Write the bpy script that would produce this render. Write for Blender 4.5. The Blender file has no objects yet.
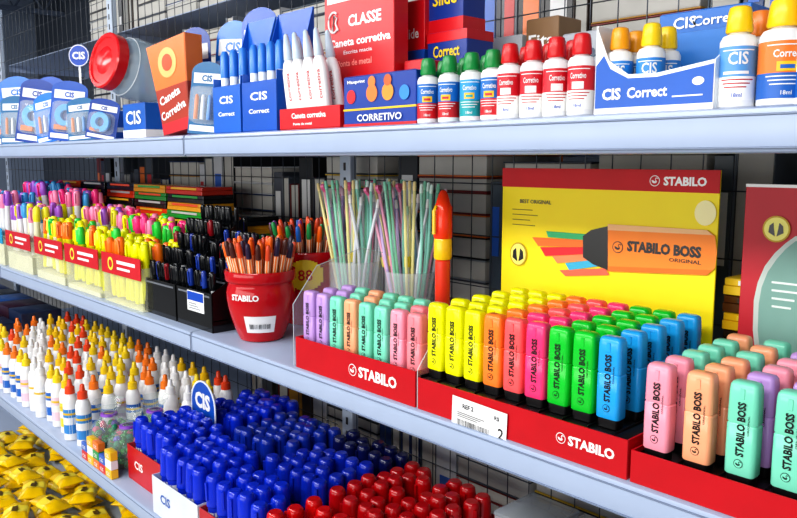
import bpy, bmesh, math, random
from math import sin, cos, pi, radians
from mathutils import Vector, Matrix
random.seed(11)
scene = bpy.context.scene
COL = scene.collection
CZ = 1.45
F = 751.0
PITCH = math.atan(99/751.0)
YAW = math.atan2(703.5, 757.5)
cP, sP, cY, sY = cos(PITCH), sin(PITCH), cos(YAW), sin(YAW)

def _dir(px, py):
    t = (px-398.5)/F; u = (259-py)/F
    fw = cP+u*sP; z = -sP+u*cP
    return (sY*t-cY*fw, cY*t+sY*fw, z)
def XZ(px, py, Y):
    d = _dir(px, py); s = Y/d[1]
    return d[0]*s, CZ+d[2]*s
def XA(px, Y, Z):
    z = Z-CZ; t = (px-398.5)/F
    return (t*(cP*sY*Y - sP*z) - cY*Y)/(sY + t*cP*cY)

ZT, ZM, ZL, ZB = CZ+.048, CZ-.343, CZ-.76, CZ-1.2
YF = .70

# ---------------------------------------------------------------- materials
MATS = {}
def lin(c):
    return tuple((v/12.92 if v <= .04045 else ((v+.055)/1.055)**2.4) for v in c)
def mat(hexc, rough=.3, metal=0.0, alpha=1.0, var=.05, scale=18, emit=0, bump=0):
    key = (hexc, rough, metal, alpha, var, emit, bump)
    if key in MATS: return MATS[key]
    h = hexc.lstrip('#')
    c = lin(tuple(int(h[i:i+2], 16)/255 for i in (0, 2, 4)))
    m = bpy.data.materials.new('surface_'+h); m.use_nodes = True
    nt = m.node_tree; b = nt.nodes['Principled BSDF']
    tc = nt.nodes.new('ShaderNodeTexCoord'); nz = nt.nodes.new('ShaderNodeTexNoise')
    nz.inputs['Scale'].default_value = scale
    nt.links.new(tc.outputs['Object'], nz.inputs['Vector'])
    rp = nt.nodes.new('ShaderNodeValToRGB')
    rp.color_ramp.elements[0].position = .3; rp.color_ramp.elements[1].position = .7
    rp.color_ramp.elements[0].color = (*[v*(1-var) for v in c], 1)
    rp.color_ramp.elements[1].color = (*[min(1, v*(1+var)) for v in c], 1)
    nt.links.new(nz.outputs['Fac'], rp.inputs['Fac'])
    nt.links.new(rp.outputs['Color'], b.inputs['Base Color'])
    b.inputs['Roughness'].default_value = rough
    b.inputs['Metallic'].default_value = metal
    b.inputs['Alpha'].default_value = alpha
    if emit:
        b.inputs['Emission Color'].default_value = (*c, 1)
        b.inputs['Emission Strength'].default_value = emit
    if bump:
        bp = nt.nodes.new('ShaderNodeBump'); bp.inputs['Strength'].default_value = bump
        nt.links.new(nz.outputs['Fac'], bp.inputs['Height']); nt.links.new(bp.outputs['Normal'], b.inputs['Normal'])
    MATS[key] = m
    return m
RED = mat('#bc0a1a', .22); DRED = mat('#a00a16', .3); BLACK = mat('#0c0c0e', .3); WHITE = mat('#e9e9ea', .3)
BLUE = mat('#0f48b4', .25); YEL = mat('#f7e200', .35)
ORANGE = mat('#f58220', .35); GREY = mat('#8a9096', .4)
CLEAR = mat('#eef4f8', .04, alpha=.2, var=0); CLEARY = mat('#f4f4d8', .08, alpha=.18, var=0)
STEEL = mat('#a3b1ca', .28, var=.02); WIRE = mat('#43474e', .35, metal=.5); DARK = mat('#24262b', .5)

# ---------------------------------------------------------------- mesh builder
TXT = {}
def text_geo(s, bold=.012):
    if (s, bold) in TXT: return TXT[(s, bold)]
    cu = bpy.data.curves.new('t', 'FONT'); cu.body = s; cu.resolution_u = 2; cu.offset = bold
    ob = bpy.data.objects.new('t', cu); COL.objects.link(ob)
    dg = bpy.context.evaluated_depsgraph_get()
    me = bpy.data.meshes.new_from_object(ob.evaluated_get(dg))
    vs = [v.co.copy() for v in me.vertices]; fs = [tuple(p.vertices) for p in me.polygons]
    bpy.data.objects.remove(ob); bpy.data.meshes.remove(me)
    x0 = min(v.x for v in vs); x1 = max(v.x for v in vs); y0 = min(v.y for v in vs); y1 = max(v.y for v in vs)
    vs = [((v.x-(x0+x1)/2), (v.y-(y0+y1)/2)) for v in vs]
    TXT[(s, bold)] = (vs, fs, x1-x0, y1-y0)
    return TXT[(s, bold)]
def rr(hx, hy, r, n=3):
    r = max(1e-5, min(r, hx, hy)); pts = []
    for cx, cy, a0 in ((hx-r, hy-r, 0), (-(hx-r), hy-r, 90), (-(hx-r), -(hy-r), 180), (hx-r, -(hy-r), 270)):
        for i in range(n+1):
            a = radians(a0+90*i/n); pts.append((cx+r*cos(a), cy+r*sin(a)))
    return pts
RX90 = Matrix.Rotation(pi/2, 4, 'X')
class MB:
    def __init__(s): s.v = []; s.f = []; s.m = []; s.mats = []
    def mi(s, m):
        if m not in s.mats: s.mats.append(m)
        return s.mats.index(m)
    def add(s, vs, fs, m, M=None):
        o = len(s.v)
        for p in vs:
            p = Vector(p)
            s.v.append(M @ p if M else p)
        for i, f in enumerate(fs):
            s.f.append([o+k for k in f]); s.m.append(s.mi(m[i] if isinstance(m, list) else m))
        return s
    def skin(s, rings, m, M=None, cap=(1, 1)):
        n = len(rings[0]); vs = [p for r in rings for p in r]; fs = []; ms = []
        for k in range(len(rings)-1):
            mm = m[k] if isinstance(m, list) else m
            for i in range(n):
                j = (i+1) % n
                fs.append((k*n+i, k*n+j, (k+1)*n+j, (k+1)*n+i)); ms.append(mm)
        if cap[0]: fs.append(tuple(range(n))[::-1]); ms.append(m[0] if isinstance(m, list) else m)
        if cap[1]: fs.append(tuple((len(rings)-1)*n+i for i in range(n))); ms.append(m[-1] if isinstance(m, list) else m)
        return s.add(vs, fs, ms, M)
    def loft(s, secs, m, M=None, n=3, cap=(1, 1)):
        return s.skin([[(x, y, z) for x, y in rr(hx, hy, r, n)] for z, hx, hy, r in secs], m, M, cap)
    def lathe(s, secs, m, M=None, seg=20, cap=(1, 1)):
        return s.skin([[(r*cos(2*pi*i/seg), r*sin(2*pi*i/seg), z) for i in range(seg)] for z, r in secs], m, M, cap)
    def box(s, x0, x1, y0, y1, z0, z1, m, M=None, b=.0008):
        T = Matrix.Translation(((x0+x1)/2, (y0+y1)/2, 0)); hx = (x1-x0)/2; hy = (y1-y0)/2
        b = min(b, hx*.4, hy*.4, (z1-z0)*.4)
        if M: T = M @ T
        return s.loft([(z0, hx-b, hy-b, b), (z0+b, hx, hy, b), (z1-b, hx, hy, b), (z1, hx-b, hy-b, b)], m, T, 1)
    def prism_yz(s, pts, x0, x1, m, M=None):
        return s.skin([[(x0, y, z) for y, z in pts], [(x1, y, z) for y, z in pts]], m, M)
    def prism_xz(s, pts, y0, y1, m, M=None):
        return s.skin([[(x, y0, z) for x, z in pts], [(x, y1, z) for x, z in pts]], m, M)
    def poly(s, pts, m, M=None): return s.add(pts, [tuple(range(len(pts)))], m, M)
    def tube(s, pts, r, m, seg=8, M=None):
        rings = []; pts = [Vector(p) for p in pts]
        for i, p in enumerate(pts):
            d = (pts[min(i+1, len(pts)-1)]-pts[max(i-1, 0)]).normalized()
            a = d.cross(Vector((0, 0, 1)) if abs(d.z) < .9 else Vector((1, 0, 0))).normalized(); b = d.cross(a)
            rings.append([p+r*(cos(2*pi*k/seg)*a+sin(2*pi*k/seg)*b) for k in range(seg)])
        return s.skin(rings, m, M)
    def text(s, st, x, y, z, m, h=None, w=None, rot=0, bold=.012, M=None):
        vs, fs, tw, th = text_geo(st, bold)
        sx = sy = 1
        if h: sy = h/th
        if w: sx = w/tw
        if h and not w: sx = sy
        if w and not h: sy = sx
        T = Matrix.Translation((x, y, z)) @ RX90 @ Matrix.Rotation(radians(rot), 4, 'Z')
        if M: T = M @ T
        return s.add([(a*sx, b*sy, 0) for a, b in vs], fs, m, T)
    def ctext(s, st, r, z, m, h=None, w=None, a0=0, rot=False, bold=.012):
        vs, fs, tw, th = text_geo(st, bold)
        sx = sy = 1
        if h: sy = h/th
        if w: sx = w/tw
        if h and not w: sx = sy
        if w and not h: sy = sx
        o = []
        for a, b in vs:
            a *= sx; b *= sy
            if rot: a, b = -b, a
            an = a/r+a0; o.append((r*sin(an), -r*cos(an), z+b))
        return s.add(o, fs, m)
    def cpatch(s, r, a0, a1, z0, z1, m, n=8, r1=None):
        vs = []; fs = []; r1 = r1 or r
        for i in range(n+1):
            a = a0+(a1-a0)*i/n; vs += [(r*sin(a), -r*cos(a), z0), (r1*sin(a), -r1*cos(a), z1)]
        for i in range(n): fs.append((2*i, 2*i+2, 2*i+3, 2*i+1))
        return s.add(vs, fs, m)
    def disc(s, x, y, z, rx, rz, m, n=24):
        return s.poly([(x+rx*cos(2*pi*i/n), y, z+rz*sin(2*pi*i/n)) for i in range(n)], m)
    def swan(s, x, y, z, r, fg, bg):
        s.disc(x, y, z, r, r, fg, 24); s.disc(x, y-.0002, z, r*.86, r*.86, bg, 24)
        s.poly([(x+a*r, y-.0004, z+b*r) for a, b in ((-.62, .12), (-.45, -.28), (-.1, -.45), (.3, -.40), (.48, -.12), (.28, -.02), (.0, -.08), (-.3, .10))], fg)
        for p, q in (((.40, -.15), (.14, .22)), ((.14, .22), (.22, .52)), ((.22, .52), (.42, .55)), ((.42, .55), (.60, .40))):
            dx, dz = q[0]-p[0], q[1]-p[1]; L = math.hypot(dx, dz); nx, nz = -dz/L*.07, dx/L*.07
            s.poly([(x+(p[0]+nx)*r, y-.0004, z+(p[1]+nz)*r), (x+(p[0]-nx)*r, y-.0004, z+(p[1]-nz)*r), (x+(q[0]-nx)*r, y-.0004, z+(q[1]-nz)*r), (x+(q[0]+nx)*r, y-.0004, z+(q[1]+nz)*r)], fg)
        return s
    def mesh(s, name, smooth=True):
        me = bpy.data.meshes.new(name); me.from_pydata([tuple(v) for v in s.v], [], s.f)
        for m in s.mats: me.materials.append(m)
        me.polygons.foreach_set('material_index', s.m)
        bm = bmesh.new(); bm.from_mesh(me)
        bmesh.ops.remove_doubles(bm, verts=bm.verts, dist=2e-6)
        bmesh.ops.recalc_face_normals(bm, faces=bm.faces); bm.to_mesh(me); bm.free()
        if smooth:
            me.polygons.foreach_set('use_smooth', [True]*len(me.polygons)); me.set_sharp_from_angle(angle=radians(38))
        me.update(); return me

def put(name, parts, loc, label, cat, group=None, rot=None, kind=None):
    if isinstance(parts, bpy.types.Mesh): root = bpy.data.objects.new(name, parts)
    else: root = bpy.data.objects.new(name, None); root.empty_display_size = .02
    COL.objects.link(root); root.location = loc
    if rot is not None:
        if hasattr(rot, 'w'): root.rotation_mode = 'QUATERNION'; root.rotation_quaternion = rot
        else: root.rotation_euler = rot
    if label: root['label'] = label
    if cat: root['category'] = cat
    if group: root['group'] = group
    if kind: root['kind'] = kind
    if not isinstance(parts, bpy.types.Mesh):
        for p in parts:
            c = bpy.data.objects.new(p[0], p[1]); COL.objects.link(c); c.parent = root
            if len(p) > 2 and p[2]: c['label'] = p[2]
            if len(p) > 3 and p[3]: c['kind'] = p[3]
    return root

# ---------------------------------------------------------------- room
def struct(name, mb):
    return put(name, mb.mesh(name, False), (0, 0, 0), None, None, kind='structure')
struct('floor', MB().box(-10, 2.5, -3, 3.2, -.05, 0, mat('#a8a6a2', .25, scale=3)))
struct('ceiling', MB().box(-10, 2.5, -3, 3.2, 3.4, 3.45, mat('#98a6ba', .6, scale=2)))
struct('wall_back', MB().box(-10, 2.5, 3.2, 3.25, 0, 3.4, mat('#4c535e', .7, scale=2)))
struct('wall_left', MB().box(-10.05, -10, -3, 3.25, 0, 3.4, mat('#8693a8', .7, scale=2)))
for i, x in enumerate((-9, -7.6, -6.2, -4.8, -3.4)):
    b = MB(); b.box(x-.04, x+.04, -3, 3.2, 3.32, 3.398, mat('#5f6b80', .5)); b.box(x-.03, x+.03, -3, 3.2, 3.05, 3.1, mat('#5f6b80', .5))
    for k in range(20):
        y = -2.9+k*.31; b.tube([(x, y, 3.09), (x, y+.15, 3.33)], .012, mat('#5f6b80', .5), 6); b.tube([(x, y+.15, 3.33), (x, y+.3, 3.09)], .012, mat('#5f6b80', .5), 6)
    put('roof_truss', b.mesh('roof_truss', False), (0, 0, 0), 'blue-grey steel lattice truss under the ceiling', 'roof beam', 'roof trusses')
tb = MB(); tb.box(-.65, .65, -.06, .06, 0, .04, mat('#e6e8ea', .4))
tl = MB(); tl.tube([(-.6, -.03, -.02), (.6, -.03, -.02)], .014, mat('#ffffff', .3, emit=6), 10); tl.tube([(-.6, .03, -.02), (.6, .03, -.02)], .014, mat('#ffffff', .3, emit=6), 10)
fx, ft = tb.mesh('fixture'), tl.mesh('tubes')
for x in (-8, -6, -4, -2.2, -.4):
    for y in (-.6, 2.2):
        put('ceiling_lamp', [('lamp_housing', fx), ('fluorescent_tube', ft)], (x, y, 3.0), 'white twin-tube fluorescent fixture hanging from the ceiling', 'lamp', 'ceiling lamps')

# ---------------------------------------------------------------- shelving
def shelf_mesh(w, d):
    b = MB(); G = mat('#78859e', .4)
    b.prism_yz([(d, 0), (.005, 0), (.001, -.002), (0, -.006), (0, -.036), (.002, -.040), (.006, -.042), (.02, -.042), (.02, -.039), (.006, -.038), (.004, -.034), (.004, -.004), (d, -.003)], 0, w, STEEL)
    b.box(0, w, -.0015, .001, -.0085, -.0065, G); b.box(0, w, -.0015, .001, -.038, -.036, G)
    b.box(0, .004, -.001, .02, -.041, -.001, G); b.box(0, .0015, .004, d, -.03, -.003, STEEL); b.box(w-.0015, w, .004, d, -.03, -.003, STEEL)
    return b.mesh('metal_shelf')
bays = [(-3.97, -2.672), (-2.668, -1.372), (-1.368, -.02)]
for (a, c) in bays:
    for z, yf, what in ((ZT, .70, 'upper'), (ZM, .70, 'middle'), (ZL, .66, 'lower'), (ZB, .60, 'base')):
        put('metal_shelf', shelf_mesh(c-a, 1.09-yf), (a, yf, z), 'white painted steel %s gondola shelf with folded price rail lip' % what, 'shelf', 'aisle side shelves')
    for z in (ZT+.40, ZT, ZM-.03, ZL):
        put('metal_shelf', shelf_mesh(c-a, .36), (c, 1.50, z), 'white painted steel shelf behind the wire grid', 'shelf', 'rear side shelves', rot=(0, 0, pi))
for (a, c) in bays:
    b = MB(); n = int((c-a-.06)/.05)
    for i in range(n+1):
        x = a+.04+(c-a-.08)*i/n; b.tube([(x, 1.098, 0), (x, 1.098, 2.1)], .0011, WIRE, 5)
    for k in range(22): b.tube([(a+.035, 1.1015, k*.1+.005), (c-.035, 1.1015, k*.1+.005)], .0012, WIRE, 5)
    put('wire_grid_panel', b.mesh('wire_grid'), (0, 0, 0), 'dark welded wire grid panel closing the shelf back', 'wire panel', 'wire backs')
b = MB(); b.loft([(0, .02, .01, .003), (2.15, .02, .01, .003)], mat('#b4c0d0', .4))
for k in range(60): b.box(-.004, .004, -.0108, -.0095, .1+k*.034, .118+k*.034, DARK, b=.0003)
b.box(-.02, .02, -.12, .12, 0, .03, mat('#b4c0d0', .4))
pm = b.mesh('post')
for x in (-.02, -1.37, -2.67, -3.97): put('shelf_upright', pm, (x, 1.112, 0), 'slotted pale grey steel upright post carrying the shelves', 'post', 'shelf uprights')

# ---------------------------------------------------------------- generic makers
CACHE = {}
def memo(fn):
    def g(*a, **k):
        key = (fn.__name__, a, tuple(sorted(k.items())))
        if key not in CACHE: CACHE[key] = fn(*a, **k)
        return CACHE[key]
    return g

@memo
def highlighter(hexc):
    c = mat(hexc, .22, var=.02)
    p = MB().loft([(0, .0105, .0068, .003), (.0015, .0125, .0082, .0035), (.013, .0132, .0088, .004)], BLACK, n=4)
    bd = MB().loft([(.012, .0138, .0090, .0045), (.0135, .0147, .0099, .005), (.040, .0148, .0100, .005), (.062, .0147, .0099, .005), (.0635, .0135, .0090, .0045)], c, n=4)
    bd.text('STABILO BOSS', .0005, -.0105, .059, BLACK, h=.0080, w=.054, rot=90, bold=.035)
    bd.swan(0, -.01045, .0245, .0044, BLACK, c)
    bd.text('ORIGINAL', .0076, -.0105, .064, BLACK, h=.0017, w=.020, rot=90)
    cp = MB().loft([(.0635, .0135, .0090, .0045), (.065, .0146, .0098, .005), (.096, .0140, .0094, .0048), (.1015, .0133, .0088, .0046), (.1038, .0120, .0074, .0042), (.105, .0093, .0048, .0035)], c, n=4)
    cp.box(-.0022, .0022, -.0102, -.009, .0885, .099, c)
    return [('end_plug', p.mesh('end_plug'), 'black plastic end plug'), ('body', bd.mesh('body')), ('cap', cp.mesh('cap'))]

@memo
def slim_marker(hexb, hexc, L=.135, r=.0065, stripe=None):
    c = mat(hexc, .3, var=.02); bb = mat(hexb, .35, var=.02)
    b = MB().lathe([(0, r*.75), (.001, r*.9), (.004, r), (L*.62, r), (L*.63, r*.85)], bb, seg=12)
    if stripe:
        for a in range(6): b.cpatch(r*1.03, a*pi/3-.16, a*pi/3+.16, .006, L*.84, mat(stripe), 2)
    c2 = MB().lathe([(L*.84, r*.95), (L*.845, r*1.1), (L*.94, r*1.02), (L*.98, r*.9), (L, r*.55)], c, seg=12)
    b.lathe([(L*.62, r), (L*.845, r)], bb, seg=12)
    return [('body', b.mesh('body')), ('cap', c2.mesh('cap'))]

@memo
def pen_plain(hexb, hexc, L=.135, r=.0065, f=.62):
    c = mat(hexc, .2, var=.02); bb = mat(hexb, .3, var=.02)
    b = MB().lathe([(0, r*.75), (.001, r*.9), (.004, r), (L*f, r), (L*(f+.01), r*1.12), (L*.93, r*1.06), (L*.98, r*.92), (L, r*.6)], [bb, bb, bb, c, c, c, c], seg=12)
    b.box(-.0018, .0018, -r*1.5, -r*.9, L*(f+.05), L*.95, c)
    return b.mesh('marker')

@memo
def fluid_bottle(capc, lab1, lab2, r=.0145, h=.085, txt='Corretivo'):
    w = WHITE; l1 = mat(lab1, .3); l2 = mat(lab2, .3); c = mat(capc, .3)
    hb = h*.73
    b = MB().lathe([(0, r*.9), (.0015, r), (hb*.9, r), (hb*.97, r*.85), (hb, r*.55), (hb+.003, r*.5)], w, seg=24)
    lb = MB().cpatch(r*1.015, -2.6, 2.6, hb*.10, hb*.42, l1, 20).cpatch(r*1.015, -2.6, 2.6, hb*.42, hb*.82, l2, 20)
    small = len(txt) > 4
    lb.ctext(txt, r*1.03, hb*.66, WHITE if lab2 != '#f4f4f2' else RED, w=r*(1.25 if small else 1.1), h=hb*(.10 if small else .17), bold=.02)
    if small: lb.cpatch(r*1.025, -.45, .45, hb*.44, hb*.56, mat('#f0c020') if lab1 != '#f4f4f2' else WHITE, 5); lb.cpatch(r*1.035, -.3, .3, hb*.47, hb*.52, l1, 4)
    else: lb.cpatch(r*1.025, -.8, .6, hb*.45, hb*.49, WHITE, 6)
    lb.ctext('18ml', r*1.03, hb*.17, WHITE if lab1 != '#f4f4f2' else BLUE, h=hb*.055)
    for q in range(3): lb.cpatch(r*1.03, -.9+.1*q, .9-.2*q, hb*(.37-.05*q), hb*(.385-.05*q), WHITE if lab1 != '#f4f4f2' else RED)
    lb.cpatch(r*1.03, -.9, .9, hb*.76, hb*.775, WHITE if lab2 != '#f4f4f2' else RED)
    cp = MB(); seg = 32; rings = []
    for z, rr_ in ((hb+.001, .66), (hb+.003, .72), (h*.94, .62), (h*.985, .55), (h, .4)):
        rings.append([(r*rr_*(1+.035*(i % 2))*cos(2*pi*i/seg), r*rr_*(1+.035*(i % 2))*sin(2*pi*i/seg), z) for i in range(seg)])
    cp.skin(rings, c)
    return [('bottle', b.mesh('bottle')), ('printed_label', lb.mesh('label')), ('cap', cp.mesh('cap'))]

def carton(w, d, h, base, texts=(), bands=(), discs=(), side=None):
    b = MB(); m = mat(base, .3); b.box(0, w, 0, d, 0, h, m, b=.001)
    b.box(.002, w-.002, .001, .0025, h-.002, h+.0006, mat(side or base, .4))
    e = -.0006
    for z0, z1, c in bands:
        b.box(-.0004, w+.0004, -.0006, d*.999, z0*h, z1*h, mat(c, .3), b=.0001); e = -.001
    for x, z, r, c in discs: e -= .0001; b.disc(x*w, e, z*h, r, r, mat(c, .35))
    for t in texts:
        st, x, z, th, tw, c = t[:6]
        b.text(st, x*w, e-.0003, z*h, mat(c, .35), h=th, w=tw, rot=t[6] if len(t) > 6 else 0, bold=.02)
    return b.mesh('carton')

def open_box(w, d, hf, hb, base, texts=(), inner=None, header=None, hs=None):
    m = mat(base, .3); mi = mat(inner or base, .5); t = .0018; b = MB()
    b.box(0, w, 0, d, 0, t, mi); b.box(0, w, 0, t, t, hf, m); b.box(0, w, d-t, d, t, hb, m)
    hs = hs or hf
    for x0 in (0, w-t): b.prism_yz([(t, t), (d-t, t), (d-t, hb), (d*.55, hs), (t, hs)], x0, x0+t, m)
    for tx in texts:
        st, x, z, th, tw, c = tx[:6]; b.text(st, x, -.0004, z, mat(c, .35), h=th, w=tw, bold=.025)
    parts = [('tray_body', None)]
    if header:
        cx, cz, r, c, st = header
        hd = MB(); n = 20
        pts = [(cx-r, hb-.05)]+[(cx-r*cos(pi*i/n), cz+r*sin(pi*i/n)) for i in range(n+1)]+[(cx+r, hb-.05)]
        p2 = [(cx+(x-cx)*.92, z-(.004 if z > cz else -.002)) for x, z in pts]
        hd.prism_xz(pts, d+.0002, d+.0022, mat('#e8eef6', .35)); hd.prism_xz(p2, d-.0006, d+.0002, mat(c, .3))
        hd.text(st, cx, d-.0010, cz+r*.15, WHITE, w=r*1.25, bold=.05); hd.box(cx-r*.6, cx+r*.6, d-.001, d, cz-r*.55, cz-r*.45, WHITE, b=.0001)
        parts.append(('header_card', hd.mesh('header'), 'round-topped blue header card with white lettering'))
    parts[0] = ('tray_body', b.mesh('tray_body'))
    return parts if len(parts) > 1 else parts[0][1]

# ---------------------------------------------------------------- pen trays
HLC = {'Y': '#f2f200', 'O': '#ff8430', 'P': '#ff3d7c', 'C': '#ff5f62', 'G': '#0cc430', 'B': '#22a2e8', 'p': '#f79cb0', 'h': '#f9aa80', 'm': '#7cd8ba', 'l': '#bf98da', 'k': '#f48a94'}
HLN = {'Y': 'fluorescent yellow', 'O': 'fluorescent orange', 'P': 'fluorescent pink', 'C': 'coral pink', 'G': 'fluorescent green', 'B': 'sky blue', 'p': 'pastel pink', 'h': 'pastel peach', 'm': 'pastel mint', 'l': 'pastel lilac', 'k': 'pastel coral'}
def pen_tray(x0, x1, d, h, cols, rows, y0, dy, deck, group, logo, fx=1.0):
    w = x1-x0
    b = MB(); t = .002
    b.box(0, w, 0, t, 0, h, RED); b.box(0, t, t, d, 0, h, RED); b.box(w-t, w, t, d, 0, h, RED); b.box(0, w, d-t, d, 0, h, RED)
    b.box(t, w-t, t, d-t, 0, t, DRED)
    lx, lz, lw = logo
    b.text('STABILO', lx*w, -.0005, lz, WHITE, w=lw, bold=.04)
    r = lw*.11; b.swan(lx*w-lw*.5-r*1.5, -.0005, lz, r, WHITE, RED)
    dk = MB().box(t, w-t, t, d-t, deck-.004, deck, BLACK)
    nx = len(cols[0])
    for i in range(nx+1): dk.box(max(t, w*fx*i/nx-.0006), min(w-t, w*fx*i/nx+.0006), .004, d-.004, deck-.001, deck+.003, BLACK)
    put('display_tray', [('tray_body', b.mesh('tray')), ('insert', dk.mesh('insert'), 'black plastic insert')], (x0, YF+.006, ZM), 'glossy red cardboard counter tray holding highlighters on the shelf', 'display tray', 'red highlighter trays')
    for r_ in range(rows):
        for i in range(nx):
            ch = cols[min(r_, len(cols)-1)][i]
            if ch == '.': continue
            x = x0+w*fx*(i+.5)/nx; y = y0+r_*dy
            put('highlighter', highlighter(HLC[ch]), (x, y, ZM+deck), '%s flat highlighter standing cap up in a red tray' % HLN[ch], 'highlighter', group, rot=(0, 0, radians(random.uniform(-3, 3))))
XB0, XB1 = XA(413, YF, ZM)+.003, XA(625, YF, ZM)-.002
XA0, XA1 = XA(293, YF, ZM), XB0-.005
XC0, XC1 = XB1+.004, -.045
pen_tray(XA0, XA1, .13, .052, ['llmhmmpk', 'llmhmmkp', 'lmhmmmpk'], 3, YF+.028, .040, .024, 'small pastel highlighters', (.72, .026, .085))
pen_tray(XB0, XB1, .23, .045, ['YYYOCPGGB', 'YYYOPPGGB', 'YYYOCPGGB'], 5, YF+.030, .0445, .044, 'fluorescent highlighters', (.86, .024, .060), fx=.94)
pen_tray(XC0, XC1, .25, .036, ['phmmpmlh', 'phllmhmm', 'mhphmlhm', 'mmphmhlm', 'mhlmhplm', 'hmmlphmm'], 6, YF+.024, .038, .027, 'pastel highlighters', (.62, .018, .06))
b = MB(); b.box(-.046, .046, 0, .0006, -.021, .021, WHITE, b=.0002)
b.text('REF 2', -.018, -.0003, .011, BLACK, h=.006, bold=.02); b.text('R$', .03, -.0003, .010, BLACK, h=.006)
b.text('2', .037, -.0003, -.008, BLACK, h=.014)
for q in range(3): b.box(-.036, .01-q*.006, -.0004, 0, .0005-q*.0025, .0015-q*.0025, mat('#6a6a6a'), b=.00001)
for k in range(24): b.box(-.036+k*.0023, -.036+k*.0023+random.choice((.0006, .0012)), -.0004, 0, -.016, -.008, BLACK, b=.00001)
x, z = XZ(478, 420, YF+.003)
put('price_card', b.mesh('price_card'), (x, YF+.0035, z), 'white printed price card with barcode stuck on the red tray', 'price tag', rot=(0, radians(2), 0))

# yellow backboard
YB = YF+.262
BX, _ = XZ(503, 168, YB); BZ = ZM+.001
def bl(px, py, k=0):
    X, Z = XZ(px, py, YB); return (X-BX, -.0015-k*.0003, Z-BZ)
xr, _ = XZ(721, 172, YB); _, zt = XZ(612, 169, YB)
W = xr-BX; H = zt-BZ
b = MB(); b.box(0, W, 0, .003, 0, H, mat('#ffe600', .5, var=.02))
def quadpx(pts, m, k=1): b.poly([bl(px, py, k) for px, py in pts], m)
RB = mat('#c40c1c', .6)
b.box(0, W, -.0012, .0005, H-.030, H, RB, b=.0002)
b.text('STABILO', W-.047, -.0016, H-.0155, WHITE, w=.060, bold=.04); b.swan(W-.090, -.0016, H-.0155, .0075, WHITE, RB)
x, y, z = bl(540, 202); b.text('BEST ORIGINAL', x-.008, y, z, BLACK, h=.006, w=.06)
for i, wd in enumerate((.04, .05, .035, .045)):
    x, y, z = bl(513, 209+i*5); b.box(x, x+wd, y, y+.0002, z-.0006, z+.0006, mat('#8a7a18', .5), b=.0001)
quadpx([(533, 237), (586, 240), (586, 247), (539, 246)], mat('#ff7a2a', .5), 2)
quadpx([(547, 231), (586, 234), (586, 240), (549, 237)], mat('#38b878', .5), 3)
quadpx([(541, 247), (586, 247), (586, 254), (546, 256)], mat('#e8202e', .5), 3)
quadpx([(553, 256), (588, 254), (592, 260), (558, 263)], mat('#ff8a5a', .5), 3)
quadpx([(566, 263), (592, 260), (600, 266), (570, 270)], mat('#38b0d8', .5), 3)
quadpx([(560, 270), (606, 268), (610, 275), (566, 276)], mat('#f26a4f', .5), 2)
quadpx([(584, 236), (592, 230), (609, 226), (609, 270), (594, 264), (584, 257)], BLACK, 5)
OB = mat('#ff8c28', .5)
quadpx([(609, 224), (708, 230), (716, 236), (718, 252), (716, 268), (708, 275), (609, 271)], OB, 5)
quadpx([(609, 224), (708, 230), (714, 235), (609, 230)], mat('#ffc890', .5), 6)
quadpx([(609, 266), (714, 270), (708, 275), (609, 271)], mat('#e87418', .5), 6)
x, y, z = bl(664, 249, 7); b.text('STABILO BOSS', x, y, z, BLACK, h=.0155, w=.108, bold=.05)
x, y, z = bl(686, 261, 7); b.text('ORIGINAL', x, y, z, BLACK, h=.005, w=.045)
x, y, z = bl(619, 247, 7); b.swan(x, y, z, .0085, BLACK, OB)
x, y, z = bl(519, 254, 2); b.disc(x, y, z, .017, .019, mat('#c8a400')); b.disc(x, y-.0003, z, .015, .017, mat('#fff27a'))
for s_ in (-1, 1): b.poly([(x+s_*.001, y-.0006, z-.012), (x+s_*.011, y-.0006, z-.006), (x+s_*.010, y-.0006, z+.005), (x+s_*.004, y-.0006, z+.010), (x+s_*.003, y-.0006, z)], BLACK)
x, y, z = bl(706, 213, 2); b.disc(x, y, z, .0145, .0165, mat('#fbf0b0', .4))
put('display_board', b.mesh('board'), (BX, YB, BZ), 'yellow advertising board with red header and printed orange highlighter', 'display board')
# red card behind the pastel tray
YC = YF+.275
X0, _ = XZ(746, 190, YC); _, Z1 = XZ(760, 184, YC); w = XC1-X0
RC = mat('#c01c2e', .5)
b = MB(); h = Z1-ZM-.001; b.box(0, w, 0, .003, 0, h, RC)
def c2(px, py, k=0):
    X, Z = XZ(px, py, YC); return (X-X0, -.0004-.0003*k, Z-ZM-.001)
def blob(pts, m, k):
    P = [c2(px, py, k) for px, py in pts]; top, bot = P[0], P[-1]
    b.poly(P+[(w-.008, bot[1], bot[2]), (w-.008, top[1], top[2])], m)
blob([(796, 236), (786, 243), (775, 253), (765, 266), (758, 282), (754, 300), (753, 330), (755, 350)], mat('#c4cec8', .5), 1)
blob([(796, 241), (786, 249), (777, 259), (768, 272), (762, 287), (759, 304), (758, 330), (760, 350)], mat('#7fa89e', .5), 2)
for i in range(4):
    xx, _, zz = c2(772+(3-i)*0, 282+i*8); b.box(xx, xx+.035-.004*i, -.0016, -.001, zz-.0013, zz+.0013, mat('#e8f0ec'), b=.0002)
b.text('STABILO', w*.55, -.002, h-.016, WHITE, w=.07, bold=.03); b.swan(w*.55-.047, -.002, h-.016, .008, WHITE, RC)
x, y, z = c2(777, 229)
b.disc(x, -.0022, z, .0165, .0165, mat('#caa21a', .5)); b.disc(x, -.0025, z, .0145, .0145, mat('#f8ee80', .5))
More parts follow.
